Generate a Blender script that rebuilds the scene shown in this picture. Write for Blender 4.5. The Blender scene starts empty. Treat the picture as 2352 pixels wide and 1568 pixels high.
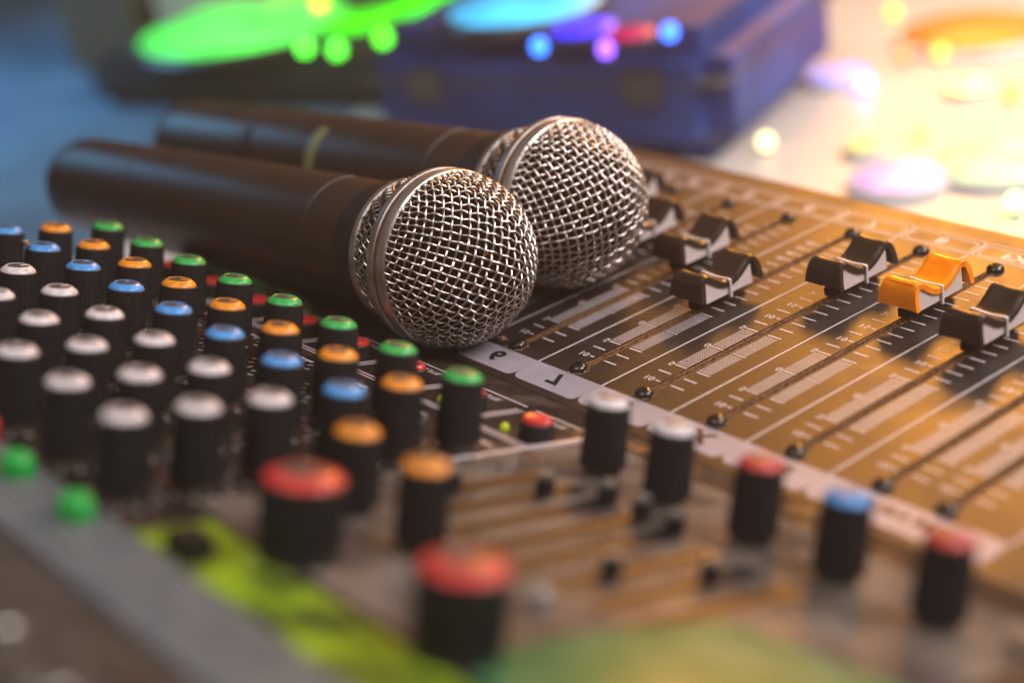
import bpy, bmesh, math, random
from mathutils import Matrix, Vector
random.seed(7)
S = bpy.context.scene
COL = S.collection
MM = 0.001

# ------------------------------------------------------------------ camera
CAM_R = [[0.626222, 0.767403, -0.137618], [0.239849, -0.357579, -0.902557], [-0.741834, 0.532194, -0.407985]]      # rows: right, down, forward
CAM_C = [349.5, -253.306, 194.215]      # millimetres
F_PX, W_PX = 3861.94, 2352.0
cd = bpy.data.cameras.new('camera')
cam = bpy.data.objects.new('camera', cd)
COL.objects.link(cam)
rt, dn, fw = [Vector(r) for r in CAM_R]
mw = Matrix((rt, -dn, -fw)).transposed().to_4x4()
mw.translation = Vector(CAM_C) * MM
cam.matrix_world = mw
cd.sensor_fit = 'HORIZONTAL'
cd.sensor_width = 36.0
cd.lens = F_PX / W_PX * 36.0
cd.clip_start, cd.clip_end = 0.01, 20
cd.dof.use_dof = True
cd.dof.focus_distance = 0.455
cd.dof.aperture_fstop = cd.lens / 13.5
cd.dof.aperture_blades = 0
S.camera = cam

# ------------------------------------------------------------------ light and exposure
world = bpy.data.worlds.new('World')
S.world = world
world.use_nodes = True
bg = world.node_tree.nodes['Background']
bg.inputs[0].default_value = (0.85, 0.50, 0.32, 1)
bg.inputs[1].default_value = 0.06

def area(name, loc, target, size, power, color, size_y=None):
    l = bpy.data.lights.new(name, 'AREA')
    l.energy, l.color, l.size = power, color, size
    if size_y:
        l.shape, l.size_y = 'RECTANGLE', size_y
    o = bpy.data.objects.new(name, l)
    COL.objects.link(o)
    o.location = Vector(loc) * MM
    d = (Vector(target) - Vector(loc)).normalized()
    o.rotation_euler = d.to_track_quat('-Z', 'Y').to_euler()
    return o
area('window_light', (560, 330, 560), (20, 20, 0), 0.42, 7.2, (1.0, 0.92, 0.90))
area('overhead_fill', (120, -330, 700), (20, 0, 0), 0.5, 2.6, (1.0, 0.93, 0.90))  # unseen soft fill added above to lift the knob tops
area('warm_veil_fill', (-600, 1000, 500), (60, 80, 0), 0.22, 1.05, (1.0, 0.38, 0.05)).data.spread = math.radians(60)  # unseen light added for the golden veil on the fader panel
area('cool_fill', (-720, -60, 260), (-600, 60, -45), 0.2, 1.0, (0.20, 0.58, 1.0)).data.spread = math.radians(100)  # unseen fill added to tint the left of the table blue
area('table_fill', (60, 640, 420), (-110, 400, -45), 0.25, 1.6, (1.0, 0.91, 0.87)).data.spread = math.radians(110)  # unseen fill added to brighten the right of the table

S.view_settings.view_transform = 'Standard'
S.view_settings.look = 'None'
S.view_settings.exposure = 0.25
S.view_settings.gamma = 1.0
S.cycles.use_denoising = True
S.cycles.max_bounces = 8
S.cycles.sample_clamp_indirect = 4.0

# ------------------------------------------------------------------ materials
MATS = {}
def mat(name, color, rough=0.5, metal=0.0, spec=0.5, emit=None, emit_s=0.0, var=None, var_scale=900.0,
        bump=0.0, bump_scale=2500.0, coat=0.0, spots=None, uneven=0.0):
    """var = (colour, low, high): noise mixes that colour in; spots = the same at a second, finer scale"""
    m = bpy.data.materials.new(name)
    m.use_nodes = True
    nt = m.node_tree
    b = nt.nodes['Principled BSDF']
    b.inputs['Base Color'].default_value = (*color, 1)
    b.inputs['Roughness'].default_value = rough
    b.inputs['Metallic'].default_value = metal
    b.inputs['Specular IOR Level'].default_value = spec
    b.inputs['Coat Weight'].default_value = coat
    b.inputs['Coat Roughness'].default_value = 0.06
    if emit:
        b.inputs['Emission Color'].default_value = (*emit, 1)
        b.inputs['Emission Strength'].default_value = emit_s
    tc = nt.nodes.new('ShaderNodeTexCoord')
    if emit and uneven:
        n = nt.nodes.new('ShaderNodeTexNoise')
        n.inputs['Scale'].default_value = uneven
        n.inputs['Detail'].default_value = 3
        nt.links.new(tc.outputs['Object'], n.inputs['Vector'])
        mr = nt.nodes.new('ShaderNodeMapRange')
        mr.inputs[1].default_value, mr.inputs[2].default_value = 0.35, 0.68
        mr.inputs[3].default_value, mr.inputs[4].default_value = emit_s * 0.30, emit_s * 1.35
        nt.links.new(n.outputs['Fac'], mr.inputs[0])
        nt.links.new(mr.outputs[0], b.inputs['Emission Strength'])
    last = None
    for layer, sc in ((var, var_scale), (spots, bump_scale * 0.8)):
        if not layer:
            continue
        c2, lo, hi = layer[:3]
        n = nt.nodes.new('ShaderNodeTexNoise')
        n.inputs['Scale'].default_value = sc
        n.inputs['Detail'].default_value = 5
        n.inputs['Roughness'].default_value = 0.6
        nt.links.new(tc.outputs['Object'], n.inputs['Vector'])
        mr = nt.nodes.new('ShaderNodeMapRange')
        mr.inputs[1].default_value, mr.inputs[2].default_value = lo, hi
        nt.links.new(n.outputs['Fac'], mr.inputs[0])
        mx = nt.nodes.new('ShaderNodeMix')
        mx.data_type = 'RGBA'
        nt.links.new(mr.outputs[0], mx.inputs[0])
        if last:
            nt.links.new(last, mx.inputs[6])
        else:
            mx.inputs[6].default_value = (*color, 1)
        mx.inputs[7].default_value = (*c2, 1)
        last = mx.outputs[2]
        if len(layer) > 3:       # roughness of the second colour
            mr2 = nt.nodes.new('ShaderNodeMapRange')
            mr2.inputs[3].default_value, mr2.inputs[4].default_value = rough, layer[3]
            nt.links.new(mr.outputs[0], mr2.inputs[0])
            nt.links.new(mr2.outputs[0], b.inputs['Roughness'])
    if last:
        nt.links.new(last, b.inputs['Base Color'])
    if bump:
        n = nt.nodes.new('ShaderNodeTexNoise')
        n.inputs['Scale'].default_value = bump_scale
        n.inputs['Detail'].default_value = 3
        nt.links.new(tc.outputs['Object'], n.inputs['Vector'])
        bp = nt.nodes.new('ShaderNodeBump')
        bp.inputs['Strength'].default_value = bump
        bp.inputs['Distance'].default_value = 0.0002
        nt.links.new(n.outputs['Fac'], bp.inputs['Height'])
        nt.links.new(bp.outputs[0], b.inputs['Normal'])
    MATS[name] = m
    return m

mat('panel', (0.018, 0.011, 0.008), 0.42, spec=0.5, var=((0.034, 0.021, 0.014), 0.42, 0.72, 0.52), var_scale=60,
    spots=((0.13, 0.09, 0.065), 0.66, 0.76), bump=0.12)
mat('knob_panel', (0.024, 0.016, 0.013), 0.14, spec=0.6, var=((0.09, 0.06, 0.04), 0.5, 0.8, 0.42), var_scale=45,
    spots=((0.22, 0.15, 0.10), 0.64, 0.74), bump=0.12)
mat('chassis', (0.02, 0.018, 0.017), 0.45, bump=0.2)
mat('white_print', (0.56, 0.49, 0.50), 0.5, var=((0.36, 0.30, 0.29), 0.5, 0.8), var_scale=300)
mat('strip_print', (0.30, 0.27, 0.315), 0.42, var=((0.22, 0.185, 0.205), 0.45, 0.8), var_scale=90, spots=((0.62, 0.56, 0.60), 0.68, 0.75))
mat('dark_print', (0.012, 0.008, 0.007), 0.45)
mat('beige_glare_print', (0.06, 0.046, 0.040), 0.09, var=((0.20, 0.158, 0.13), 0.35, 0.68, 0.18), var_scale=55, spots=((0.4, 0.33, 0.27), 0.62, 0.75))  # beige print whose tan also stands in for reflected surroundings
mat('lime_reflection', (0.24, 0.37, 0.012), 0.09, var=((0.03, 0.035, 0.012), 0.38, 0.62), var_scale=75, spots=((0.34, 0.42, 0.12), 0.6, 0.75))  # lime reflection in the glossy panel, painted as colour
mat('dull_green_reflection', (0.025, 0.13, 0.05), 0.15, var=((0.12, 0.20, 0.10), 0.45, 0.70), var_scale=50, spots=((0.10, 0.10, 0.03), 0.55, 0.7))  # darker green reflection, likewise painted into the panel colour
mat('grey_trim', (0.15, 0.175, 0.20), 0.34, metal=0.3, var=((0.24, 0.25, 0.26), 0.4, 0.7), var_scale=150, bump=0.1)
mat('brown_plate', (0.055, 0.05, 0.045), 0.4, var=((0.025, 0.022, 0.02), 0.4, 0.7), var_scale=80)
mat('felt', (0.24, 0.12, 0.055), 0.95, spec=0.1, var=((0.04, 0.02, 0.012), 0.42, 0.58), var_scale=1400, bump=0.9, bump_scale=3000)
mat('slot_dark', (0.008, 0.005, 0.004), 0.8, spec=0.2)
mat('screw', (0.10, 0.09, 0.085), 0.22, metal=0.85, var=((0.03, 0.025, 0.02), 0.4, 0.65), var_scale=800)
mat('dust', (0.34, 0.22, 0.13), 0.95, spec=0.1)
mat('knob_black', (0.009, 0.008, 0.009), 0.5, spec=0.35, var=((0.022, 0.019, 0.019), 0.5, 0.8), var_scale=500, spots=((0.16, 0.14, 0.13), 0.68, 0.74), bump=0.25)
mat('knob_top', (0.055, 0.044, 0.04), 0.42, var=((0.10, 0.08, 0.072), 0.4, 0.7), var_scale=900, bump=0.2)
for n_, c_ in (('green', (0.035, 0.40, 0.075)), ('orange', (0.80, 0.27, 0.012)), ('blue', (0.07, 0.30, 0.72)),
               ('white', (0.66, 0.60, 0.62)), ('red', (0.55, 0.035, 0.03))):
    mat('cap_' + n_, c_, 0.30, spec=0.5, var=(tuple(x * 0.55 + 0.02 for x in c_), 0.48, 0.75), var_scale=450, spots=(tuple(x * 0.4 + 0.05 for x in c_), 0.64, 0.74))
mat('slider_grey', (0.26, 0.24, 0.23), 0.3, metal=0.4)
mat('shaft', (0.35, 0.33, 0.31), 0.3, metal=0.9)
mat('fader_black', (0.034, 0.019, 0.011), 0.33, spec=0.5, spots=((0.05, 0.04, 0.03), 0.68, 0.76), bump=0.05)
mat('fader_orange', (0.95, 0.27, 0.001), 0.25, spec=0.5, var=((0.85, 0.19, 0.001), 0.45, 0.7), var_scale=250)
mat('fader_core', (0.66, 0.55, 0.52), 0.45)
mat('fader_line', (0.62, 0.55, 0.54), 0.5)
mat('steel_wire', (0.84, 0.77, 0.73), 0.30, metal=1.0, var=((0.36, 0.27, 0.20), 0.42, 0.70, 0.4), var_scale=350, spots=((0.20, 0.07, 0.02), 0.70, 0.78))
mat('steel_band', (0.62, 0.57, 0.55), 0.33, metal=0.9, var=((0.40, 0.32, 0.27), 0.42, 0.7, 0.5), var_scale=140, spots=((0.22, 0.09, 0.03), 0.60, 0.72), bump=0.15)
mat('rust_groove', (0.13, 0.06, 0.03), 0.6, metal=0.4, var=((0.30, 0.20, 0.14), 0.45, 0.7), var_scale=250)
mat('rust', (0.36, 0.13, 0.02), 0.8)
mat('foam', (0.012, 0.006, 0.004), 0.95, spec=0.1, bump=0.5)
mat('mic_body', (0.032, 0.017, 0.012), 0.36, spec=0.55, bump=0.1, var=((0.035, 0.024, 0.02), 0.4, 0.7), var_scale=60)
mat('mic_collar', (0.016, 0.012, 0.011), 0.45)
mat('mic_mark', (0.20, 0.20, 0.075), 0.4)
mat('led_lime', (0.35, 0.42, 0.02), 0.2, emit=(0.6, 0.75, 0.03), emit_s=0.25)
mat('button_green', (0.008, 0.32, 0.04), 0.35, emit=(0.0, 0.8, 0.06), emit_s=0.05, var=((0.004, 0.14, 0.02), 0.42, 0.66), var_scale=220)
mat('table', (0.62, 0.56, 0.50), 0.32, var=((0.52, 0.46, 0.42), 0.4, 0.7), var_scale=9)
mat('shade_sheet', (0.09, 0.16, 0.21), 0.85, spec=0.2, var=((0.05, 0.09, 0.13), 0.4, 0.7), var_scale=10, bump=0.4)
mat('blue_case', (0.002, 0.022, 0.13), 0.5, var=((0.02, 0.08, 0.36), 0.4, 0.7), var_scale=12)
mat('case_trim', (0.22, 0.22, 0.55), 0.4)
mat('black_bag', (0.010, 0.011, 0.013), 0.6, bump=0.3)
mat('bag_zip', (0.06, 0.06, 0.06), 0.4)
mat('brown_box', (0.085, 0.058, 0.03), 0.6)
mat('beige_box', (0.48, 0.38, 0.25), 0.6)
mat('disc_white', (0.6, 0.6, 0.6), 0.4)
mat('disc_dark', (0.03, 0.03, 0.035), 0.4)
mat('cable', (0.20, 0.15, 0.03), 0.5)
mat('fly', (0.30, 0.10, 0.02), 0.5)
mat('wing', (0.5, 0.4, 0.3), 0.3)

# ------------------------------------------------------------------ mesh helpers (all in millimetres)
class MB:
    def __init__(self):
        self.v, self.f, self.mi = [], [], []
    def add(self, vs, fs, mi=0):
        o = len(self.v)
        self.v += [tuple(p) for p in vs]
        self.f += [tuple(o + i for i in f) for f in fs]
        self.mi += [mi] * len(fs)
    def box(self, x0, x1, y0, y1, z0, z1, mi=0):
        self.add([(x0, y0, z0), (x1, y0, z0), (x1, y1, z0), (x0, y1, z0), (x0, y0, z1), (x1, y0, z1), (x1, y1, z1), (x0, y1, z1)],
                 [(3, 2, 1, 0), (4, 5, 6, 7), (0, 1, 5, 4), (1, 2, 6, 5), (2, 3, 7, 6), (3, 0, 4, 7)], mi)
    def quad(self, x0, x1, y0, y1, z, mi=0):
        self.add([(x0, y0, z), (x1, y0, z), (x1, y1, z), (x0, y1, z)], [(0, 1, 2, 3)], mi)
    def lathe(self, prof, n=32, axis='z', mi=0, rib=None):
        """prof: (radius, height) from bottom to top; rib(i, j) scales the radius"""
        vs = []
        for j, (r, h) in enumerate(prof):
            for i in range(n):
                a = 2 * math.pi * i / n
                rr = r * (rib(i, j) if rib else 1)
                vs.append((rr * math.cos(a), rr * math.sin(a), h))
        if axis == 'x':
            vs = [(z, x, y) for x, y, z in vs]
        fs = []
        for j in range(len(prof) - 1):
            for i in range(n):
                k = (i + 1) % n
                fs.append((j * n + i, j * n + k, (j + 1) * n + k, (j + 1) * n + i))
        if prof[0][0] > 1e-6:
            fs.append(tuple(reversed(range(n))))
        if prof[-1][0] > 1e-6:
            fs.append(tuple((len(prof) - 1) * n + i for i in range(n)))
        self.add(vs, fs, mi)
    def prism(self, pts, z0, z1, mi=0):
        n = len(pts)
        vs = [(x, y, z0) for x, y in pts] + [(x, y, z1) for x, y in pts]
        fs = [tuple(reversed(range(n))), tuple(range(n, 2 * n))]
        fs += [(i, (i + 1) % n, n + (i + 1) % n, n + i) for i in range(n)]
        self.add(vs, fs, mi)
    def tube(self, pts, r, n=6, mi=0, cap=True):
        pts = [Vector(p) for p in pts]
        prev = None
        base = len(self.v)
        for k, p in enumerate(pts):
            t = (pts[min(k + 1, len(pts) - 1)] - pts[max(k - 1, 0)]).normalized()
            if prev is None:
                up = Vector((0, 0, 1)) if abs(t.z) < 0.9 else Vector((1, 0, 0))
                prev = t.cross(up).normalized()
            u = (prev - t * prev.dot(t)).normalized()
            w = t.cross(u)
            prev = u
            for i in range(n):
                a = 2 * math.pi * i / n
                self.v.append(tuple(p + u * (r * math.cos(a)) + w * (r * math.sin(a))))
        for k in range(len(pts) - 1):
            for i in range(n):
                j = (i + 1) % n
                self.f.append((base + k * n + i, base + k * n + j, base + (k + 1) * n + j, base + (k + 1) * n + i))
                self.mi.append(mi)
        if cap:
            self.f.append(tuple(base + i for i in reversed(range(n)))); self.mi.append(mi)
            self.f.append(tuple(base + (len(pts) - 1) * n + i for i in range(n))); self.mi.append(mi)
    def mesh(self, name, mats, smooth=None, bevel=0.0):
        me = bpy.data.meshes.new(name)
        me.from_pydata([(x * MM, y * MM, z * MM) for x, y, z in self.v], [], self.f)
        for m in (mats if isinstance(mats, (list, tuple)) else [mats]):
            me.materials.append(MATS[m])
        me.polygons.foreach_set('material_index', self.mi)
        bm = bmesh.new(); bm.from_mesh(me)
        if bevel:
            bmesh.ops.bevel(bm, geom=bm.edges[:], offset=bevel * MM, segments=2 if bevel < 6 else 6, affect='EDGES', clamp_overlap=True)
        bmesh.ops.recalc_face_normals(bm, faces=bm.faces[:])
        bm.to_mesh(me); bm.free()
        if smooth is not None:
            me.polygons.foreach_set('use_smooth', [True] * len(me.polygons))
            me.set_sharp_from_angle(angle=math.radians(smooth))
        me.update()
        return me

def link(name, me, parent=None, m=None):
    """link a mesh; m is its matrix in millimetre world space"""
    o = bpy.data.objects.new(name, me)
    COL.objects.link(o)
    put(o, m, parent)
    return o
def put(o, m, parent=None):
    m = (m or Matrix()).copy()
    m.translation = m.translation * MM
    o.matrix_world = m
    if parent:
        o.parent = parent
        o.matrix_parent_inverse = WORLD[parent.name].inverted()
    WORLD[o.name] = m
WORLD = {}
def empty(name, m):
    o = bpy.data.objects.new(name, None)
    COL.objects.link(o)
    o.empty_display_size = 0.02
    put(o, m)
    return o
def tag(o, label, cat, group=None):
    o['label'], o['category'] = label, cat
    if group:
        o['group'] = group
    return o
def T(x, y, z):
    return Matrix.Translation((x, y, z))

def text_mesh(s, size, matname, z=0.0, xs=1.0, bold=0.014):
    """printed lettering, mirrored top to bottom as in the photograph; centred; millimetres"""
    cu = bpy.data.curves.new('lettering', 'FONT')
    cu.body, cu.size, cu.align_x, cu.align_y = s, size, 'CENTER', 'CENTER'
    cu.resolution_u = 3
    cu.offset = size * bold
    o = bpy.data.objects.new('lettering', cu)
    COL.objects.link(o)
    me = bpy.data.meshes.new_from_object(o.evaluated_get(bpy.context.evaluated_depsgraph_get()))
    bpy.data.objects.remove(o)
    bpy.data.curves.remove(cu)
    for v in me.vertices:
        v.co = (v.co.x * MM * xs, -v.co.y * MM, z * MM)
    me.flip_normals()
    me.materials.clear()
    me.materials.append(MATS[matname])
    return me

# ------------------------------------------------------------------ table
TZ = -45.0
mb = MB(); mb.box(-2600, 1600, -1300, 2400, TZ - 30, TZ)
table = link('tabletop', mb.mesh('tabletop', 'table'))
table['kind'] = 'structure'

mb = MB()  # bluish sheet added over the tabletop to darken its left side
pts = [(-300, -700), (-318, 60), (-352, 140), (-420, 260), (-520, 420), (-640, 900), (-1700, 900), (-1700, -700)]
mb.prism([p for p in reversed(pts)], TZ, TZ + 1.0)
shade_sheet = link('table_shade_sheet', mb.mesh('table_shade_sheet', 'shade_sheet'))
tag(shade_sheet, 'slate blue sheet added to darken the left side of the table', 'shade_sheet')

# ------------------------------------------------------------------ mixing console
P = 26.0
TILT, YH = 0.29764, -17.0
XL, XR, YF = -143.0, 262.0, 134.0
CT, ST = math.cos(TILT), math.sin(TILT)
def P2M(x, s, h=0.0, rz=0.0):
    """matrix on the tilted knob panel: x along the rows, s away from the fold, h above the panel"""
    m = Matrix.Rotation(-TILT, 4, 'X') @ Matrix.Rotation(rz, 4, 'Z')
    m.translation = Vector((x, YH - s * CT + h * ST, s * ST + h * CT))
    return m
console = empty('mixing_console', T(60, 0, TZ))
tag(console, 'black mixing console with coloured rotary knobs and sliding faders', 'mixer')
SMAX = 205.0
# chassis under the panels
mb = MB()
prof = [(YF - 1, TZ), (YF - 1, -3.2), (YH, -3.2), (YH - SMAX * CT, SMAX * ST - 3.2), (YH - SMAX * CT, TZ)]
n = len(prof)
mb.add([(XL + 1, y, z) for y, z in prof] + [(XR - 1, y, z) for y, z in prof],
       [tuple(range(n)), tuple(reversed(range(n, 2 * n)))] + [(i, n + i, n + (i + 1) % n, (i + 1) % n) for i in range(n)])
link('chassis', mb.mesh('chassis', 'chassis'), console)
# fader panel with real slots
SLOTS = [P * i for i in range(-5, 6)] + [147.5]
SY0, SY1, SW = 1.2, 109.0, 1.5
xs = [XL]
for x in SLOTS:
    xs += [x - SW, x + SW]
xs.append(XR)
mb = MB()
ys = [YH, SY0, SY1, YF]
def slab(x0, x1, y0, y1):
    mb.box(x0, x1, y0, y1, -3.0, 0.0)
for i in range(len(xs) - 1):
    if i % 2 == 0:
        slab(xs[i], xs[i + 1], YH, YF)
    else:
        slab(xs[i], xs[i + 1], YH, SY0)
        slab(xs[i], xs[i + 1], SY1, YF)
link('fader_panel', mb.mesh('fader_panel', 'panel'), console)
for x in SLOTS:
    mb = MB()
    mb.box(-SW + 0.02, -0.4, SY0, SY1, -2.2, -0.25)
    mb.box(0.4, SW - 0.02, SY0, SY1, -2.2, -0.12)
    link('dust_lip', mb.mesh('dust_lip', 'felt'), console, T(x, 0, 0))
# far edge lip
mb = MB(); mb.box(XL, XR, YF + 0.02, YF + 2.0, -9, -0.4)
link('edge_trim', mb.mesh('edge_trim', 'panel', bevel=0.5), console)

# scale prints of one fader
TY = [6.7 + 4.61 * k for k in range(22)]
YT = {'10': 6.7, '5': 16.2, '0': 29.8, '5b': 43.5, '10b': 52.9, '15': 62.1, '20': 71.5, '30': 85.7, '40': 90.2, '50': 94.7, '60': 99.2}
ticks_right = [6.7, 11.4, 16.2, 29.8, 43.5, 48.2, 52.9, 57.4, 62.1, 66.8, 71.5, 76.3, 81.0, 85.7, 90.2, 94.7, 99.2, 103.7]
PZ = 0.06
mb = MB()
tw = 0.26
for y in ticks_right:
    mb.quad(2.1, 6.9, y - tw, y + tw, PZ)
for y in (11.4, 48.2, 57.4, 66.8, 76.3, 81.0):
    mb.quad(-7.4, -2.7, y - tw, y + tw, PZ)
for y in (6.7, 52.9, 62.1, 71.5, 85.7, 90.2, 94.7, 99.2, 103.7):
    mb.quad(-3.6, -2.0, y - tw, y + tw, PZ)
for y in (16.2, 29.8, 43.5):
    mb.quad(-6.1, -1.6, y - tw, y + tw, PZ)
ME_TICKS = mb.mesh('scale_marks', 'white_print')
mb = MB()
for x0 in (-5.9, 2.4):
    for y0 in (17.4, 31.0):
        for i in range(5):
            for j in range(13):
                cx, cy = x0 + i * 0.93, y0 + j * 0.93
                mb.add([(cx + 0.34 * math.cos(k * math.pi / 3), cy + 0.34 * math.sin(k * math.pi / 3), PZ) for k in range(6)], [(0, 1, 2, 3, 4, 5)])
ME_DOTS = mb.mesh('dot_field', 'white_print')
NUMS = {}
for s in ('10', '5', '0', '15', '20', '30', '40', '50', '60'):
    NUMS[s] = text_mesh(s, 2.9, 'white_print', PZ, 1.25)
mb = MB(); mb.quad(-0.28, 0.28, -3.9, 116.8, PZ)
ME_SEP = mb.mesh('divider_line', 'white_print')
# screw with cross recess
mb = MB()
mb.lathe([(2.45, 0), (2.5, 0.5), (2.2, 1.1), (1.5, 1.55), (0.95, 1.62), (0.8, 1.0), (0.0001, 0.9)], 20)
for ang in (0.4, 0.4 + math.pi / 2):
    c, s_ = math.cos(ang), math.sin(ang)
    vs = [(x * c - y * s_, x * s_ + y * c, z) for x, y, z in [(-1.6, -.22, 1.56), (1.6, -.22, 1.56), (1.6, .22, 1.56), (-1.6, .22, 1.56)]]
    mb.add(vs, [(0, 1, 2, 3)], 1)
ME_SCREW = mb.mesh('screw', ['screw', 'slot_dark'], smooth=40)

for k, x in enumerate(SLOTS):
    link('scale_marks', ME_TICKS, console, T(x, 0, 0))
    link('dot_field', ME_DOTS, console, T(x, 0, 0))
    for key, y in YT.items():
        s = key.rstrip('b')
        xx = x - 6.0 if s not in ('5', '0') else x - 7.2
        link('scale_number', NUMS[s], console, T(xx, y, 0))
    link('screw', ME_SCREW, console, T(x, -0.9, 0) @ Matrix.Rotation(random.random() * 3, 4, 'Z'))
    link('screw', ME_SCREW, console, T(x, 111.2, 0) @ Matrix.Rotation(random.random() * 3, 4, 'Z'))
    if x != 147.5:
        link('divider_line', ME_SEP, console, T(x - P / 2, 0, 0))
link('divider_line', ME_SEP, console, T(166, 0, 0))

# rounded name boxes at the far end and their lettering
def rrect(x0, x1, y0, y1, r, seg=5):
    pts = []
    for cx, cy, a0 in ((x1 - r, y1 - r, 0), (x0 + r, y1 - r, 90), (x0 + r, y0 + r, 180), (x1 - r, y0 + r, 270)):
        for i in range(seg + 1):
            a = math.radians(a0 + 90 * i / seg)
            pts.append((cx + r * math.cos(a), cy + r * math.sin(a)))
    return pts
mb = MB()
for (x0, x1, y0, y1, r) in ((-11.6, 11.6, 117.6, 124.4, 1.6), (-13.0, 13.0, 116.2, 126.6, 2.4)):
    a = rrect(x0, x1, y0, y1, r); b = rrect(x0 + .4, x1 - .4, y0 + .4, y1 - .4, r - .35)
    n = len(a)
    mb.add([(x, y, PZ) for x, y in a] + [(x, y, PZ) for x, y in b], [(i, (i + 1) % n, n + (i + 1) % n, n + i) for i in range(n)])
ME_BOX = mb.mesh('name_box', 'white_print')
NAMES = ['1', '2', '3', '4', '5', '6', '7', '8', 'FX', 'SUB', 'MAIN']
for k, s in enumerate(NAMES):
    x = P * (k - 5)
    link('name_box', ME_BOX, console, T(x, 0, 0))
    link('channel_name', text_mesh(s, 5.6 if k < 9 else 4.4, 'white_print', PZ, 1.3, 0.03), console, T(x, 121.0, 0))
# pale name strip at the fold
def cell(w0, w1):
    pts = [(w0, -3.9), (w0, -9.6)]
    for i in range(1, 7):                 # left lower corner
        a = math.radians(180 + 90 * i / 6)
        pts.append((w0 + 3.4 + 3.4 * math.cos(a), -10.8 + 3.4 * math.sin(a)))
    for i in range(0, 7):                 # right lower corner, tighter
        a = math.radians(270 + 90 * i / 6)
        pts.append((w1 - 1.9 + 1.6 * math.cos(a), -12.6 + 1.6 * math.sin(a)))
    pts += [(w1, -11.0), (w1, -3.9)]
    return list(reversed(pts)) if False else pts
for k, s in enumerate(NAMES):
    x = P * (k - 5)
    w1 = 12.98 if k < 10 else 36.0
    mb = MB()
    pts = cell(-12.98, w1)
    mb.add([(px, py, PZ) for px, py in pts], [tuple(range(len(pts)))])
    link('name_plate', mb.mesh('name_plate', 'strip_print'), console, T(x, 0, 0))
    if k == 10:
        s = 'MAIN MIX'
    link('channel_name', text_mesh(s, 7.4 if k < 9 else 5.2, 'dark_print', PZ + 0.05, 1.25, 0.035), console, T(x + (w1 - 12.98) / 2, -8.2, 0))

# fader caps
def smooth_path(ctrl, n=5):
    out = []
    for k in range(len(ctrl) - 1):
        p0, p1, p2, p3 = ctrl[max(k - 1, 0)], ctrl[k], ctrl[k + 1], ctrl[min(k + 2, len(ctrl) - 1)]
        for i in range(n):
            u = i / n
            out.append(tuple(0.5 * (2 * b + (c - a) * u + (2 * a - 5 * b + 4 * c - d) * u * u + (3 * b - a - 3 * c + d) * u ** 3) for a, b, c, d in zip(p0, p1, p2, p3)))
    out.append(ctrl[-1])
    return out
HALF = [(-12.3, 4.6), (-12.1, 7.4), (-11.5, 9.7), (-10.3, 11.2), (-8.9, 11.6), (-7.3, 11.0), (-5.4, 9.6), (-3.4, 8.3), (-1.6, 7.6), (0, 7.4)]
CAP = smooth_path(HALF + [(-y, z) for y, z in reversed(HALF[:-1])])
def inset(path, d):
    out = []
    for k, (y, z) in enumerate(path):
        a, b = path[max(k - 1, 0)], path[min(k + 1, len(path) - 1)]
        ty, tz = b[0] - a[0], b[1] - a[1]
        l = math.hypot(ty, tz)
        out.append((y + tz / l * d, z - ty / l * d))
    return out
CAP_IN = inset(CAP, 1.5)
def cap_mesh(matname):
    mb = MB()
    K = 10
    W_, N = K + 1, len(CAP) - 1
    def sheet(path, sh):
        out = []
        for (y, z), (yo, zo) in zip(path, CAP):
            w = 5.5 + (1.2 * max(0.0, (11.6 - zo) / 7.0) if abs(yo) > 8.9 else 0.0) - sh
            for j in range(K + 1):
                f = -1 + 2 * j / K
                x = w * math.copysign(abs(f) ** 0.85, f) if f else 0.0
                lift = 0.55 * f * f - 0.75 * abs(f) ** 9
                skirt = 1.0 if abs(yo) > 10.3 else 0.0
                out.append((x, y - math.copysign(0.35 * (1 - f * f), y) * skirt, z + lift * (1 - 0.7 * skirt)))
        return out
    a, b = sheet(CAP, 0.0), sheet(CAP_IN, 0.05)
    n1 = len(a)
    fs = []
    for i in range(N):
        for j in range(K):
            q = (i * W_ + j, i * W_ + j + 1, (i + 1) * W_ + j + 1, (i + 1) * W_ + j)
            fs.append(q)
            fs.append(tuple(n1 + v for v in reversed(q)))
        fs.append((i * W_, (i + 1) * W_, n1 + (i + 1) * W_, n1 + i * W_))
        fs.append((i * W_ + K, n1 + i * W_ + K, n1 + (i + 1) * W_ + K, (i + 1) * W_ + K))
    for j in range(K):
        fs.append((j, n1 + j, n1 + j + 1, j + 1))
        e = N * W_
        fs.append((e + j, e + j + 1, n1 + e + j + 1, n1 + e + j))
    mb.add(a + b, fs)
    return mb.mesh('fader_cap', matname, smooth=42)
def core_mesh():
    mb = MB()
    prof = [(-9.3, 3.4)] + [(y, z - 0.1) for y, z in CAP_IN if abs(y) < 9.0] + [(9.3, 3.4)]
    n = len(prof)
    mb.add([(-4.9, y, z) for y, z in prof] + [(4.9, y, z) for y, z in prof],
           [tuple(range(n)), tuple(reversed(range(n, 2 * n)))] + [(i, n + i, n + (i + 1) % n, (i + 1) % n) for i in range(n)])
    return mb.mesh('fader_core', 'fader_core')
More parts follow.
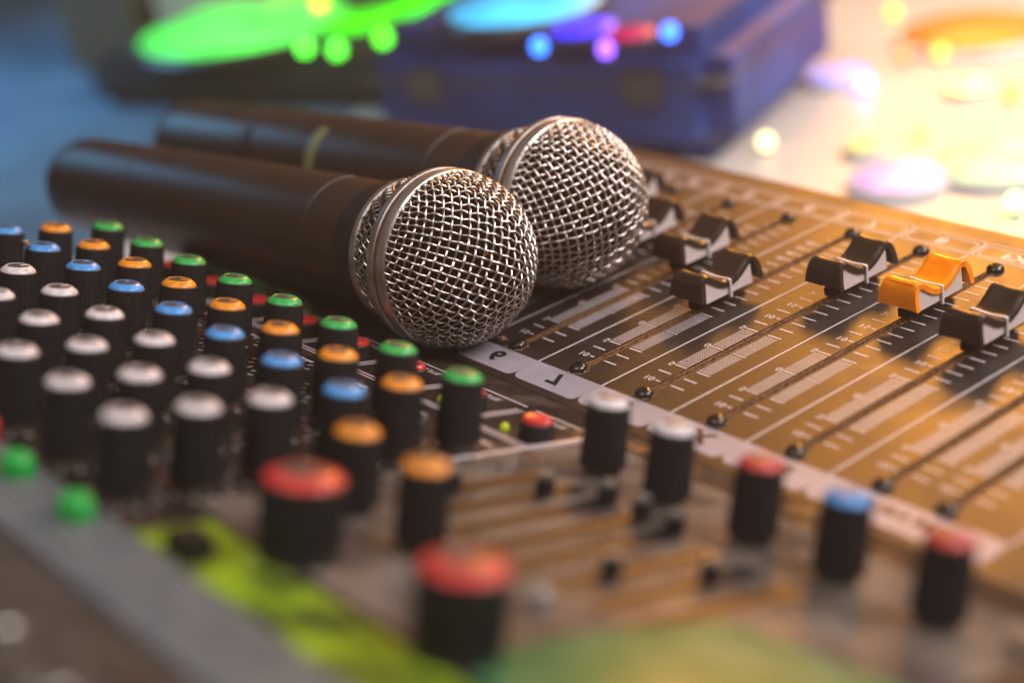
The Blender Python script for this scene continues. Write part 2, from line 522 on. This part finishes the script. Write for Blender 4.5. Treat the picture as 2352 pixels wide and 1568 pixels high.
def line_mesh():
    # raised white line over the saddle and down both sides
    mb = MB()
    z = 7.4
    path = [(-5.75, 2.4), (-5.75, z + 0.2), (-5.45, z + 0.5)] + [(-5 + k, z + 0.22 + 0.55 * ((-5 + k) / 5.5) ** 2) for k in range(1, 10)] + [(5.45, z + 0.5), (5.75, z + 0.2), (5.75, 2.4)]
    lo = [(x * 0.9 if abs(x) < 5.2 else x - math.copysign(0.9, x), zz - (0.5 if abs(x) < 5.2 else 0.0)) for x, zz in path]
    n = len(path)
    vs = [(x, -0.33, zz) for x, zz in path] + [(x, 0.33, zz) for x, zz in path] + [(x, -0.33, zz) for x, zz in lo] + [(x, 0.33, zz) for x, zz in lo]
    fs = []
    for i in range(n - 1):
        fs += [(i, i + 1, n + i + 1, n + i), (2 * n + i, 3 * n + i, 3 * n + i + 1, 2 * n + i + 1), (i, 2 * n + i, 2 * n + i + 1, i + 1), (n + i, n + i + 1, 3 * n + i + 1, 3 * n + i)]
    fs += [(0, n, 3 * n, 2 * n), (n - 1, 3 * n - 1, 4 * n - 1, 2 * n - 1)]
    mb.add(vs, fs)
    return mb.mesh('centre_line', 'fader_line')
def stem_mesh():
    mb = MB(); mb.box(-0.42, 0.42, -4.2, 4.2, -2.9, 3.3)
    mb.box(-1.3, 1.3, -10.5, 10.5, 1.0, 3.3)
    return mb.mesh('stem', 'slot_dark')
ME_CAPB, ME_CAPO, ME_CORE, ME_LINE, ME_STEM = cap_mesh('fader_black'), cap_mesh('fader_orange'), core_mesh(), line_mesh(), stem_mesh()
CAPY = {-130: 84, -104: 90, -78: 80, -52: 90, -26: 73, 0: 70.6, 26: 53.0, 52: 80.8, 78: 80.8, 104: 73.3, 130: 84, 147.5: 84}
for x in SLOTS:
    orange = x == 78
    c = link('fader_cap', ME_CAPO if orange else ME_CAPB, console, T(x, CAPY[x], 0))
    if orange:
        c['label'] = 'bright orange fader cap with a white centre line'
    for nm, me in (('fader_core', ME_CORE), ('centre_line', ME_LINE), ('stem', ME_STEM)):
        link(nm, me, c, T(x, CAPY[x], 0))

# knob panel
mb = MB(); mb.box(XL, XR, -SMAX, -0.4, -3.0, 0)
link('knob_panel', mb.mesh('knob_panel', 'knob_panel'), console, P2M(0, 0))
def p2print(name, mb, matname, h=0.06):
    return link(name, mb.mesh(name, matname), console, P2M(0, 0, h))
# frames round each mute block, the double and triple rules
for i in range(8):
    x = 52 - 26 * i
    mb = MB()
    x0, x1 = x - 13 + 0.3, x + 13 - 0.3
    for s, w in ((11.1, 0.3),):
        mb.quad(x0 + 1.4, x1 - 1.4, -s - w, -s + w, 0)
    for s in (32.8, 34.4):
        mb.quad(x0 - 1, x1 - 1, -s - 0.3, -s + 0.3, 0)
    for dx in (-1.3, 0, 1.3):
        mb.quad(x1 + 0.2 + dx - 0.25, x1 + 0.2 + dx + 0.25, -33, -14.5, 0)
    for s0, w in ((40.5, 0.5),):
        mb.quad(x0 + 2, x1 - 5, -s0 - w, -s0 + w, 0)
    p2print('frame_lines', mb, 'white_print')
    link('button_name', text_mesh('MUTE', 3.0, 'white_print', 0.06, 1.15), console, P2M(x + 1.0 - 1.5, 14.2))
    # dial scales round the knobs
    for s in (49.4, 66.6, 82.0, 100.7, 117.6, 134.2):
        mb = MB()
        for q in range(11):
            a = math.radians(-60 + 30 * q)
            c, s_ = math.cos(a), math.sin(a)
            mb.add([(7.0 * c - .25 * s_, 7.0 * s_ + .25 * c, 0), (8.6 * c - .25 * s_, 8.6 * s_ + .25 * c, 0), (8.6 * c + .25 * s_, 8.6 * s_ - .25 * c, 0), (7.0 * c + .25 * s_, 7.0 * s_ - .25 * c, 0)], [(0, 1, 2, 3)])
        link('dial_scale', mb.mesh('dial_scale', 'white_print'), console, P2M(x + 5.8, s, 0.06))
mb = MB(); mb.quad(63.6, 65.2, -56, -14.5, 0)
p2print('section_rule', mb, 'white_print')
# graphic equaliser block: beige field that also paints in panel glare, with dark slider bars
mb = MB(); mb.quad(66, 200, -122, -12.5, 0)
p2print('master_field', mb, 'beige_glare_print', 0.05)
SLX = [81.5, 92.0, 102.0, 112.5, 122.5, 134.5, 145.0, 155.5]
SLS = [69.0, 51.6, 42.2, 42.1, 42.2, 70.8, 54.6, 60]
for x in SLX:
    mb = MB()
    for q in range(5):
        mb.quad(x - 3.3, x + 3.3, -(84 - 8.6 * q), -(84 - 8.6 * q - 8.0), 0)
    p2print('slider_scale', mb, 'dark_print', 0.1)
    mb = MB(); mb.quad(x - 0.6, x + 0.6, -83, -41, 0)
    p2print('slider_slot', mb, 'slot_dark', 0.15)
# small slider handles
mb = MB(); mb.box(-1.4, 1.4, -2.0, 2.0, 0.2, 3.6)
ME_HANDLE = mb.mesh('slider_handle', 'knob_black', bevel=0.35)
mb = MB(); mb.box(-1.3, 1.3, -1.9, 1.9, 3.65, 5.2)
ME_HTOP = mb.mesh('handle_top', 'slider_grey', bevel=0.5)
for x, s in zip(SLX[:7], SLS):
    h = link('slider_handle', ME_HANDLE, console, P2M(x, s))
    link('handle_top', ME_HTOP, h, P2M(x, s))
# green reflections painted as flat fields at the front of the panel
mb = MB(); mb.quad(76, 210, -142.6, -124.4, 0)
p2print('lime_reflection_field', mb, 'lime_reflection', 0.07)
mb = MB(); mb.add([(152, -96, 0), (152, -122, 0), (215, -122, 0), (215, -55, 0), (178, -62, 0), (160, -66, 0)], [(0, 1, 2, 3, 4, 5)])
p2print('green_reflection_field', mb, 'dull_green_reflection', 0.11)
# grey bar and rear plate
mb = MB()
prof = [(-162.5, 0.05), (-162.5, 1.6), (-161.8, 2.2)]
y = -161.0
while y < -144.6:
    prof += [(y, 2.2), (y + 0.25, 1.75), (y + 0.75, 1.75), (y + 1.0, 2.2)]
    y += 2.0
prof += [(-143.7, 2.2), (-143.0, 1.6), (-143.0, 0.05)]
n = len(prof)
mb.add([(XL, y, z) for y, z in prof] + [(XR, y, z) for y, z in prof],
       [tuple(range(n)), tuple(reversed(range(n, 2 * n)))] + [(i, n + i, n + (i + 1) % n, (i + 1) % n) for i in range(n)])
link('trim_bar', mb.mesh('trim_bar', 'grey_trim'), console, P2M(0, 0))
mb = MB(); mb.box(XL, XR, -SMAX, -162.6, 0.05, 0.8)
link('rear_plate', mb.mesh('rear_plate', 'brown_plate'), console, P2M(0, 0))
# sockets on the rear plate
mb = MB(); mb.lathe([(6.2, 0.8), (6.2, 2.4), (5.4, 3.4), (3.6, 3.4), (3.4, 1.2), (0.001, 1.2)], 24)
ME_JACK = mb.mesh('jack_socket', 'shaft', smooth=40)
for x, s in ((84, 182), (108, 181), (132, 183), (156, 182), (60, 182)):
    link('jack_socket', ME_JACK, console, P2M(x, s))

# rotary knobs
def knob_meshes(k=1.0, h=15.0, rb=5.45, rtp=5.0, ribs=28):
    n = ribs * 2
    b = MB()
    b.lathe([(rb * 0.9, 0), (rb, 0.3), (rb * 0.995, 1.0), (rtp + 0.08, h - 0.8), (rtp, h - 0.35), (rtp * 0.93, h - 0.1)], n,
            rib=lambda i, j: (0.962 if i % 2 else 1.0) if 0 < j < 4 else 0.985)
    r = MB()
    r.lathe([(rtp * 0.93, h - 0.2), (rtp * 0.915, h + 0.15), (rtp * 0.87, h + 0.5), (rtp * 0.66, h + 1.32), (rtp * 0.61, h + 1.42), (rtp * 0.585, h + 1.36), (rtp * 0.58, h)], 40)
    r.box(0.12 * rtp, 0.60 * rtp, -0.38, 0.38, h + 0.9, h + 1.45)
    d = MB()
    d.lathe([(rtp * 0.575, h + 0.2), (rtp * 0.575, h + 1.28), (rtp * 0.55, h + 1.36), (0.0001, h + 1.36)], 32)
    return b, r, d
kb, kr, kd = knob_meshes()
ME_KB = kb.mesh('knob', 'knob_black', smooth=20)
ME_KR = {c: kr.mesh('cap_ring', 'cap_' + c, smooth=35) for c in ('green', 'orange', 'blue', 'white', 'red')}
ME_KD = kd.mesh('top_disc', 'knob_top', smooth=35)
mb = MB(); mb.lathe([(4.4, 0), (4.4, 0.8), (3.0, 0.9), (3.0, 2.6)], 20)
ME_SHAFT = mb.mesh('shaft', 'shaft', smooth=35)
def knob(x, s, color, ang):
    m = P2M(x, s, 2.0, ang)
    o = link('knob', ME_KB, console, m)
    link('cap_ring', ME_KR[color], o, m)
    link('top_disc', ME_KD, o, m)
    link('shaft', ME_SHAFT, o, P2M(x, s, 0.0))
    return o
ROWS = (('green', 49.4), ('orange', 66.6), ('blue', 82.0), ('white', 100.7), ('white', 117.6), ('white', 134.2))
for i in range(8):
    x = 52 + 5.8 - 26 * i
    for c, s in ROWS:
        knob(x, s, c, math.radians(random.choice((100, 80, 120, 200, 60, 90, 95, 150)) + random.uniform(-15, 15)))
for x, s, c in ((87, 30.4, 'white'), (108, 30.6, 'white'), (133.4, 30.6, 'red'), (156, 30.2, 'blue'), (180.2, 30.3, 'red'),
                (84.2, 96.2, 'orange'), (107.6, 96.2, 'orange')):
    knob(x, s, c, math.radians(random.uniform(60, 140)))
# two large level knobs
kb, kr, kd = knob_meshes(h=13.5, rb=8.0, rtp=8.2, ribs=36)
kb2 = MB(); kb2.lathe([(7.6, -1.9), (7.6, -0.6), (7.2, 0.2), (6.0, 0.25)], 40)
ME_BB, ME_BR, ME_BD, ME_BS = kb.mesh('level_knob', 'knob_black', smooth=20), kr.mesh('cap_ring', 'cap_red', smooth=35), kd.mesh('top_disc', 'knob_top', smooth=35), kb2.mesh('skirt', 'chassis', smooth=35)
for x, s in ((100.5, 119.0), (149.0, 118.5)):
    m = P2M(x, s, 2.0, 1.6)
    o = link('level_knob', ME_BB, console, m)
    for nm, me in (('cap_ring', ME_BR), ('top_disc', ME_BD), ('skirt', ME_BS)):
        link(nm, me, o, m)
# mute buttons with lamps beside them
mb = MB(); mb.lathe([(4.3, 0), (4.4, 0.4), (4.2, 3.6), (3.9, 3.9)], 32)
ME_BTN = mb.mesh('mute_button', 'knob_black', smooth=35)
mb = MB(); mb.lathe([(3.8, 3.9), (3.75, 4.6), (3.1, 5.1), (2.5, 4.9), (0.0001, 4.8)], 32)
ME_BTNT = mb.mesh('button_top', 'cap_red', smooth=40)
mb = MB(); mb.lathe([(1.1, 0), (1.1, 0.7), (0.8, 1.3), (0.0001, 1.6)], 14)
ME_LED = mb.mesh('lamp', 'led_lime', smooth=40)
for i in range(8):
    x = 52 + 6.4 - 26 * i
    b = link('mute_button', ME_BTN, console, P2M(x, 26.0))
    link('button_top', ME_BTNT, b, P2M(x, 26.0))
    link('signal_lamp', ME_LED, console, P2M(x - 8.2, 29.0))
# small push buttons along the grey bar
mb = MB(); mb.lathe([(3.6, 0), (3.5, 2.6), (3.0, 3.9), (1.7, 4.8), (0.0001, 5.0)], 24)
ME_PG, ME_PR = mb.mesh('push_button', 'button_green', smooth=50), mb.mesh('push_button', 'cap_red', smooth=50)
for x, me in ((69.5, ME_PG), (42.5, ME_PG), (17.0, ME_PR), (-9.5, ME_PG)):
    link('push_button', me, console, P2M(x, 149.3 if me is ME_PG else 146.0, 2.2 if me is ME_PG else 2.2))
mb = MB(); mb.box(-4, 4, -3.4, 3.4, 0, 4.5)
link('rocker_switch', mb.mesh('rocker_switch', 'knob_black', bevel=0.6), console, P2M(91, 136.7))
mb = MB(); mb.lathe([(2.2, 0), (2.2, 2.2), (1.5, 3.2), (0.0001, 3.4)], 18)
ME_PW = mb.mesh('push_button', 'slider_grey', smooth=50)
for x, s in ((139, 92.0), (134, 106)):
    link('push_button', ME_PW, console, P2M(x, s))
link('panel_screw', ME_SCREW, console, P2M(194.8, 25.6))

# dust: crumbs in the slots and on the panel (stuff nobody could count)
mb = MB()
def crumb(x, y, z, r):
    vs = []
    for p_ in ((1, 0, 0), (0, 1, 0), (-1, 0, 0), (0, -1, 0), (0, 0, 1), (0, 0, -0.3)):
        k = r * random.uniform(0.6, 1.3)
        vs.append((x + p_[0] * k, y + p_[1] * k, z + p_[2] * k * 0.8))
    mb.add(vs, [(0, 1, 4), (1, 2, 4), (2, 3, 4), (3, 0, 4), (1, 0, 5), (2, 1, 5), (3, 2, 5), (0, 3, 5)])
for x in SLOTS[4:]:
    for _ in range(110):
        side = random.choice((-1, 1))
        crumb(x + side * abs(random.gauss(1.35, 0.35)), random.uniform(0, 109), 0.05, random.uniform(0.06, 0.2))
    for _ in range(50):
        a = random.uniform(-2.6, 0.9)
        r = random.gauss(3.0, 0.3)
        crumb(x + r * math.cos(a), -0.9 + r * math.sin(a), 0.05, random.uniform(0.08, 0.30))
for _ in range(900):
    crumb(random.uniform(-30, 170), random.uniform(-16, 130), 0.02, random.uniform(0.04, 0.13))
for _ in range(14):
    crumb(-6.5 + random.gauss(0, .7), -0.8 + random.gauss(0, .7), random.uniform(0.1, 0.9), random.uniform(0.3, 0.7))
dust = link('dust', mb.mesh('dust', 'dust'))
dust['kind'] = 'stuff'
dust['label'] = 'brown dust and crumbs lying along the fader slots'
dust['category'] = 'dust'

# ------------------------------------------------------------------ microphones (axis along local +x, ball centre at 0)
RB = 24.6
MIC_M = []
def dome_point(u, v, off):
    r = math.hypot(u, v)
    th = r / RB
    d = (u / r, v / r) if r > 1e-9 else (0, 0)
    R_ = RB + off + 0.22 * math.sin(u * 0.31 + 1.0) * math.cos(v * 0.27 + 0.4)
    return (R_ * math.cos(th), R_ * math.sin(th) * d[0], R_ * math.sin(th) * d[1])
def back_profile(t):
    """t 0..1 from the band to the rim: (x, radius)"""
    return (-4.0 - 13.0 * t, 24.1 - 4.0 * t ** 1.4)
def grille_mesh(phi):
    mb = MB()
    sp, wr, amp = 2.5, 0.32, 0.37
    K = 15
    rmax = RB * math.radians(88)
    c, s = math.cos(phi), math.sin(phi)
    for fam in (0, 1):
        for k in range(-K, K + 1):
            a = (k + 0.5) * sp + random.gauss(0, 0.07)
            if abs(a) > rmax:
                continue
            half = math.sqrt(rmax ** 2 - a ** 2)
            m = max(4, int(2 * half / (sp / 4)))
            pts = []
            for q in range(m + 1):
                b = -half + 2 * half * q / m
                ph = math.cos(math.pi * (b / sp - 0.5)) * (1 if (k + fam) % 2 else -1)
                ph = math.copysign(abs(ph) ** 0.8, ph)
                u, v = (a, b) if fam == 0 else (b, a)
                pts.append(dome_point(u * c - v * s, u * s + v * c, ph * amp))
            mb.tube(pts, wr, 6, cap=False)
    # tapered mesh behind the band: two families of helices
    NH = 46
    for fam in (0, 1):
        for k in range(NH):
            pts = []
            for q in range(33):
                t = q / 32
                x, r = back_profile(t)
                ang = 2 * math.pi * k / NH + (1 if fam else -1) * t * 2 * math.pi / NH * 3.0
                cross = t * 6.0
                ph = math.cos(math.pi * (cross + k + (0 if fam else 1)))
                rr = r + (amp * ph if fam else -amp * math.cos(math.pi * (cross - k + 1)))
                pts.append((x, rr * math.cos(ang), rr * math.sin(ang)))
            mb.tube(pts, wr * 0.95, 6, cap=False)
    return mb.mesh('grille', 'steel_wire', smooth=60)
def mic(label, ball, tail, phi, roll, stripe):
    ball, tail = Vector(ball), Vector(tail)
    ax = (ball - tail).normalized()
    up = Vector((0, 0, 1))
    yv = up.cross(ax).normalized()
    zv = ax.cross(yv)
    M = Matrix((ax, yv, zv)).transposed().to_4x4() @ Matrix.Rotation(roll, 4, 'X')
    M.translation = ball
    MIC_M.append(M)
    root = empty('microphone', M)
    tag(root, label, 'microphone', 'handheld microphones lying on the console')
    link('grille', grille_mesh(phi), root, M)
    mb = MB()
    prof = [(0.001, RB - 1.2)]
    for i in range(1, 13):
        th = math.radians(90 * i / 12)
        prof.append(((RB - 1.2) * math.sin(th), (RB - 1.2) * math.cos(th)))
    for i in range(1, 9):
        x, r = back_profile(i / 8)
        prof.append((r - 1.0, x))
    mb.lathe(prof, 48, 'x')
    link('foam_liner', mb.mesh('foam_liner', 'foam', smooth=60), root, M)
    mb = MB()
    mb.lathe([(23.6, 2.4), (24.7, 2.5), (25.25, 2.1), (25.5, 1.0), (25.5, -0.5), (25.2, -0.8)], 96, 'x')
    mb.lathe([(25.2, -2.2), (25.5, -2.5), (25.45, -4.2), (25.0, -5.2), (23.8, -5.3)], 96, 'x')
    band = link('grille_band', mb.mesh('grille_band', 'steel_band', smooth=40), root, M)
    mb = MB(); mb.lathe([(23.8, -0.4), (25.0, -0.4), (25.05, -1.5), (25.0, -2.6), (23.8, -2.6)], 96, 'x')
    link('band_groove', mb.mesh('band_groove', 'rust_groove', smooth=40), band, M)
    mb = MB(); mb.lathe([(18.6, -16.4), (20.4, -16.4), (20.9, -16.9), (20.9, -18.6), (20.2, -19.4), (18.4, -19.4)], 72, 'x')
    link('grille_rim', mb.mesh('grille_rim', 'steel_band', smooth=40), root, M)
    mb = MB(); mb.lathe([(17.0, -19.0), (19.8, -19.3), (20.1, -20.0), (19.6, -25.5), (18.9, -28.5), (17.5, -29.6)], 72, 'x')
    link('collar', mb.mesh('collar', 'mic_collar', smooth=40), root, M)
    L = (ball - tail).length
    mb = MB()
    prof = [(17.0, -29.3), (18.3, -29.4), (18.5, -30.2), (18.6, -44.8), (18.35, -45.0), (18.35, -45.6), (18.6, -45.8), (18.3, -100), (17.6, -150.0), (17.35, -150.2), (17.35, -150.9), (17.6, -151.1), (16.9, -L + 12), (16.5, -L + 5), (15.6, -L + 2), (13.5, -L + 0.4), (11.0, -L), (0.001, -L)]
    mb.lathe(prof, 64, 'x')
    link('handle', mb.mesh('handle', 'mic_body', smooth=30), root, M)
    if stripe:
        # pale mark and recessed display on the side of the handle that faces the viewer
        def patch(x0, x1, a0, a1, r, nm, mt):
            mb = MB()
            n = 14
            vs = []
            for i in range(n + 1):
                a = math.radians(a0 + (a1 - a0) * i / n)
                for xx in (x0, x1):
                    for rr in (r - 0.6, r):
                        vs.append((xx, rr * math.cos(a), rr * math.sin(a)))
            fs = []
            for i in range(n):
                b = i * 4
                fs += [(b + 1, b + 5, b + 7, b + 3), (b, b + 2, b + 6, b + 4), (b, b + 4, b + 5, b + 1), (b + 2, b + 3, b + 7, b + 6)]
            fs += [(0, 1, 3, 2), (n * 4, n * 4 + 2, n * 4 + 3, n * 4 + 1)]
            mb.add(vs, fs)
            return link(nm, mb.mesh(nm, mt, smooth=40), root, M)
        Mi = M.to_3x3().inverted()
        v = Mi @ (Vector(CAM_C) - (ball - ax * 100))
        a0 = math.degrees(math.atan2(v.z, v.y))
        patch(-105.5, -101.5, a0 - 42, a0 + 40, 18.75, 'pale_mark', 'mic_mark')
        d = patch(-140, -112, a0 - 38, a0 + 20, 18.45, 'display_window', 'fader_black')
        patch(-146, -143.5, a0 - 30, a0 + 14, 18.6, 'switch', 'mic_collar')
    return root
mic_a = mic('nearer handheld microphone, rusty silver ball grille beside the green knobs', (-17.6, -7.4, 24.9), (-223.6, -24.2, 16.2), 0.97, 0.0, False)
mic_b = mic('farther handheld microphone, silver ball grille and pale mark on its handle', (-22.0, 39.4, 24.9), (-229.3, 23.0, 15.5), -0.2, 0.3, True)

# rust specks on the nearer grille
mb = MB()
for (u, v) in ((-5.2, 6.7), (-6.8, 4.7), (-9.5, 2.7), (-4.1, 4.4), (-3.0, -1.0), (-10.9, -0.9), (2.0, -11.3)):
    for _ in range(4):
        p_ = dome_point(u + random.gauss(0, .5), v + random.gauss(0, .5), 0.55)
        crumb(*p_, random.uniform(0.15, 0.32))
link('rust_specks', mb.mesh('rust_specks', 'rust'), mic_a, MIC_M[0])

# tiny fly on a knob edge
fm = P2M(52 + 5.8 - 26 * 6, 82.0 + 5.0, 17.6)
fr = tag(empty('fly', fm), 'tiny orange fly perched on the rim of a knob', 'fly')
mb = MB(); mb.lathe([(0.001, -1.3), (0.5, -0.9), (0.7, 0), (0.5, 0.8), (0.001, 1.3)], 10, 'x')
link('body', mb.mesh('body', 'fly', smooth=60), fr, fm @ T(0, 0, 0.7))
for s in (-1, 1):
    mb = MB(); mb.add([(0, 0, 0), (-1.0, s * 0.9, 0.25), (-2.0, s * 0.8, 0.3), (-1.4, s * 0.1, 0.2)], [(0, 1, 2, 3)])
    link('wing', mb.mesh('wing', 'wing'), fr, fm @ T(0, 0, 1.3))

# ------------------------------------------------------------------ things on the table behind
def face_cam(x, y, extra=0.0):
    d = Vector((CAM_C[0] - x, CAM_C[1] - y))
    return math.atan2(d.y, d.x) + math.pi / 2 + extra
def box_thing(name, label, cat, x, y, w, d, h, body, rz, trim=None, bevel=5):
    m = T(x, y, TZ) @ Matrix.Rotation(rz, 4, 'Z')
    r = tag(empty(name, m), label, cat)
    mb = MB(); mb.box(-w / 2, w / 2, 0, d, 0, h)
    link('shell', mb.mesh('shell', body, smooth=40, bevel=bevel), r, m)
    if trim:
        mb = MB(); mb.box(-w / 2 - 0.5, w / 2 + 0.5, -0.5, d + 0.5, h * 0.62, h * 0.62 + 1.6)
        link('seam', mb.mesh('seam', trim), r, m)
        for lx in (-w * 0.3, w * 0.3):
            mb = MB(); mb.box(lx - 9, lx + 9, -3.5, -0.6, h * 0.5, h * 0.5 + 15)
            link('latch', mb.mesh('latch', 'bag_zip', bevel=1), r, m)
    return r
box_thing('equipment_case', 'dark blue equipment case on the table behind the microphones', 'case', -222, 188, 180, 150, 60, 'blue_case', 0.40, 'bag_zip', 13)
box_thing('cable_bag', 'black soft bag on the table behind the farther microphone', 'bag', -434, 170, 240, 150, 30, 'black_bag', 0.447, None, 9)
box_thing('wooden_block', 'dark brown wooden block at the back left of the table', 'block', -612, 166, 62, 60, 75, 'brown_box', 0.42, None, 4)
box_thing('cardboard_box', 'beige cardboard box between the brown block and the black bag', 'box', -540, 205, 76, 80, 52, 'beige_box', 0.5, None, 2)

def flare_disc(label, px, r, color, strength, h=8.0, ring=False, z=TZ, dark=False):  # glowing disc added to imitate a coloured flare
    x, y = px
    m = T(x, y, z)
    o = tag(empty('flare_disc_light', m), label, 'light', 'glowing discs added for coloured flares')
    mb = MB(); mb.lathe([(r * 1.06, 0), (r * 1.08, h * 0.3), (r * 1.04, h * 0.8), (r * 0.99, h * 0.85)], 40)
    link('housing', mb.mesh('housing', 'disc_dark' if dark else 'disc_white', smooth=40), o, m)
    nm = 'glow_%d' % len(MATS)
    mat(nm, tuple(0.5 * c for c in color), 0.4, emit=color, emit_s=strength, uneven=1.6 / (r * MM))
    mb = MB()
    if ring:
        mb.lathe([(r * 0.97, h * 0.85), (r * 0.95, h), (r * 0.55, h), (r * 0.5, h * 0.87)], 40)
    else:
        mb.lathe([(r * 0.98, h * 0.85), (r * 0.95, h), (r * 0.6, h * 1.25), (0.001, h * 1.35)], 40)
    link('lens', mb.mesh('lens', nm, smooth=50), o, m)
    return o
flare_disc('large green glowing flare disc on the black bag', (-488, 197), 60, (0.1, 1.0, 0.1), 1.5, h=5.0, ring=False, z=-15, dark=True)
flare_disc('small green flare disc right of the large green one', (-425, 231), 22, (0.06, 1.0, 0.0), 1.4, h=5.0, ring=False, z=-15, dark=True)
flare_disc('bright green flare disc next to the blue case', (-417, 275), 26, (0.06, 1.0, 0.0), 1.6, h=5.0, ring=False, z=-15, dark=True)
flare_disc('cyan glowing flare disc on top of the blue case', (-251, 213), 36, (0.05, 0.5, 0.9), 1.4, h=5.0, ring=False, z=15, dark=True)
flare_disc('deep blue flare disc at the front of the blue case', (-194, 198), 15, (0.04, 0.02, 1.0), 1.6, h=4.0, ring=False, z=15, dark=True)
flare_disc('dark red flare disc at the right of the blue case', (-166, 200), 11, (0.45, 0.0, 0.1), 0.9, h=4.0, ring=False, z=15, dark=True)
flare_disc('pale lime flare disc behind the blue case', (-340, 404), 20, (0.55, 0.9, 0.25), 0.8, h=5.0, ring=False, z=-45, dark=False)
flare_disc('bright white flare disc in the middle of the back table', (-246, 379), 15, (0.85, 1.0, 0.9), 4.0, h=5.0, ring=False, z=-45, dark=False)
flare_disc('violet flare disc between the white and the yellow one', (-181, 342), 15, (0.45, 0.36, 1.0), 1.2, h=5.0, ring=False, z=-45, dark=False)
flare_disc('small yellow flare ring at the back right', (-114, 354), 10.5, (1.0, 0.7, 0.1), 9.0, h=5.0, ring=True, z=-45, dark=False)
flare_disc('large orange red flare disc at the back right corner', (-168, 429), 38, (1.0, 0.13, 0.015), 2.0, h=5.0, ring=False, z=-45, dark=False)
flare_disc('pale pink flare disc near the far edge of the console', (-66, 244), 19, (0.95, 0.55, 0.95), 0.7, h=5.0, ring=False, z=-45, dark=False)
flare_disc('pale green flare disc at the right edge', (-44, 277), 25, (0.66, 1.0, 0.5), 0.8, h=5.0, ring=False, z=-45, dark=False)
flare_disc('small yellow flare disc on the pale tabletop', (-103, 267), 8, (1.0, 0.85, 0.25), 1.0, h=5.0, ring=False, z=-45, dark=False)

def flare_spot(label, x, y, z, color, strength):  # small glowing bulb added to imitate a coloured flare spot
    m = T(x, y, z)
    o = tag(empty('flare_bulb', m), label, 'light', 'small bulbs added for coloured flare spots')
    mb = MB(); mb.lathe([(2.6, 0), (2.7, 0.3), (2.5, 1.6), (2.2, 1.8)], 16)
    link('socket', mb.mesh('socket', 'disc_dark', smooth=40), o, m)
    nm = 'bulb_%d' % len(MATS)
    mat(nm, tuple(0.5 * c for c in color), 0.3, emit=color, emit_s=strength)
    mb = MB(); mb.lathe([(2.1, 1.7), (3.1, 3.2), (3.4, 4.8), (3.0, 6.6), (1.9, 8.0), (0.001, 8.6)], 16)
    link('glass', mb.mesh('glass', nm, smooth=60), o, m)
flare_spot('small green flare bulb on the near edge of the black bag, leftmost', -405, 185, -15, (0.1, 1, 0.05), 5)
flare_spot('small green flare bulb on the near edge of the black bag, in the middle', -382, 190, -15, (0.1, 1, 0.05), 5)
flare_spot('small green flare bulb on the black bag nearest the blue case', -376, 215, -15, (0.1, 1, 0.02), 5)
flare_spot('small amber flare bulb beside the large green flare disc', -479, 243, -15, (1, 0.5, 0.02), 7)
flare_spot('small blue flare bulb on the front edge of the blue case', -186, 167, 15, (0.03, 0.2, 1), 4)
flare_spot('small violet flare bulb on the front edge of the blue case', -155, 176, 15, (0.25, 0.08, 1), 4)
flare_spot('small blue flare bulb on the right half of the blue case', -148, 205, 15, (0.03, 0.15, 1), 5)
flare_spot('small green flare bulb left of the bright white flare disc', -267, 367, -45, (0.25, 1, 0.1), 6)
flare_spot('small white flare bulb right of the bright white flare disc', -241, 388, -45, (0.9, 1, 0.95), 7)
flare_spot('small red flare bulb left of the large orange flare disc', -172, 379, -45, (1, 0.12, 0.03), 6)
flare_spot('small orange flare bulb in front of the large orange flare disc', -158, 389, -45, (1, 0.3, 0.05), 6)
flare_spot('small orange flare bulb right of the yellow flare ring', -91, 352, -45, (1, 0.25, 0.03), 6)
flare_spot('small amber flare bulb between the yellow flare ring and the console', -94, 294, -45, (1, 0.6, 0.08), 5)
flare_spot('small violet flare bulb right of the violet flare disc', -159, 334, -45, (0.4, 0.3, 1), 6)
flare_spot('small pale yellow flare bulb alone in the middle of the pale tabletop', -143, 250, -45, (1, 0.85, 0.4), 3)
flare_spot('small pale green flare bulb nearest the far edge of the console', -10, 242, -45, (0.5, 1, 0.35), 3.5)
flare_spot('small lime flare bulb at the back of the table', -294, 426, -45, (0.4, 1, 0.1), 4)
flare_spot('small amber flare bulb at the back of the table', -229, 441, -45, (1, 0.5, 0.05), 4)

# ------------------------------------------------------------------ scattering volume added for the amber veil
mb = MB(); mb.box(-2700, 1700, -1400, 2500, TZ - 1035, 1100)
me = mb.mesh('veil_haze', 'dust')
me.materials.clear()
hm = bpy.data.materials.new('veil_haze')
hm.use_nodes = True
nt = hm.node_tree
nt.nodes.remove(nt.nodes['Principled BSDF'])
pv = nt.nodes.new('ShaderNodeVolumePrincipled')
pv.inputs['Color'].default_value = (0.95, 0.9, 0.85, 1)
pv.inputs['Density'].default_value = 0.20
pv.inputs['Anisotropy'].default_value = 0.75
nt.links.new(pv.outputs[0], nt.nodes['Material Output'].inputs['Volume'])
me.materials.append(hm)
hz = link('veil_haze', me)
hz['kind'] = 'stuff'
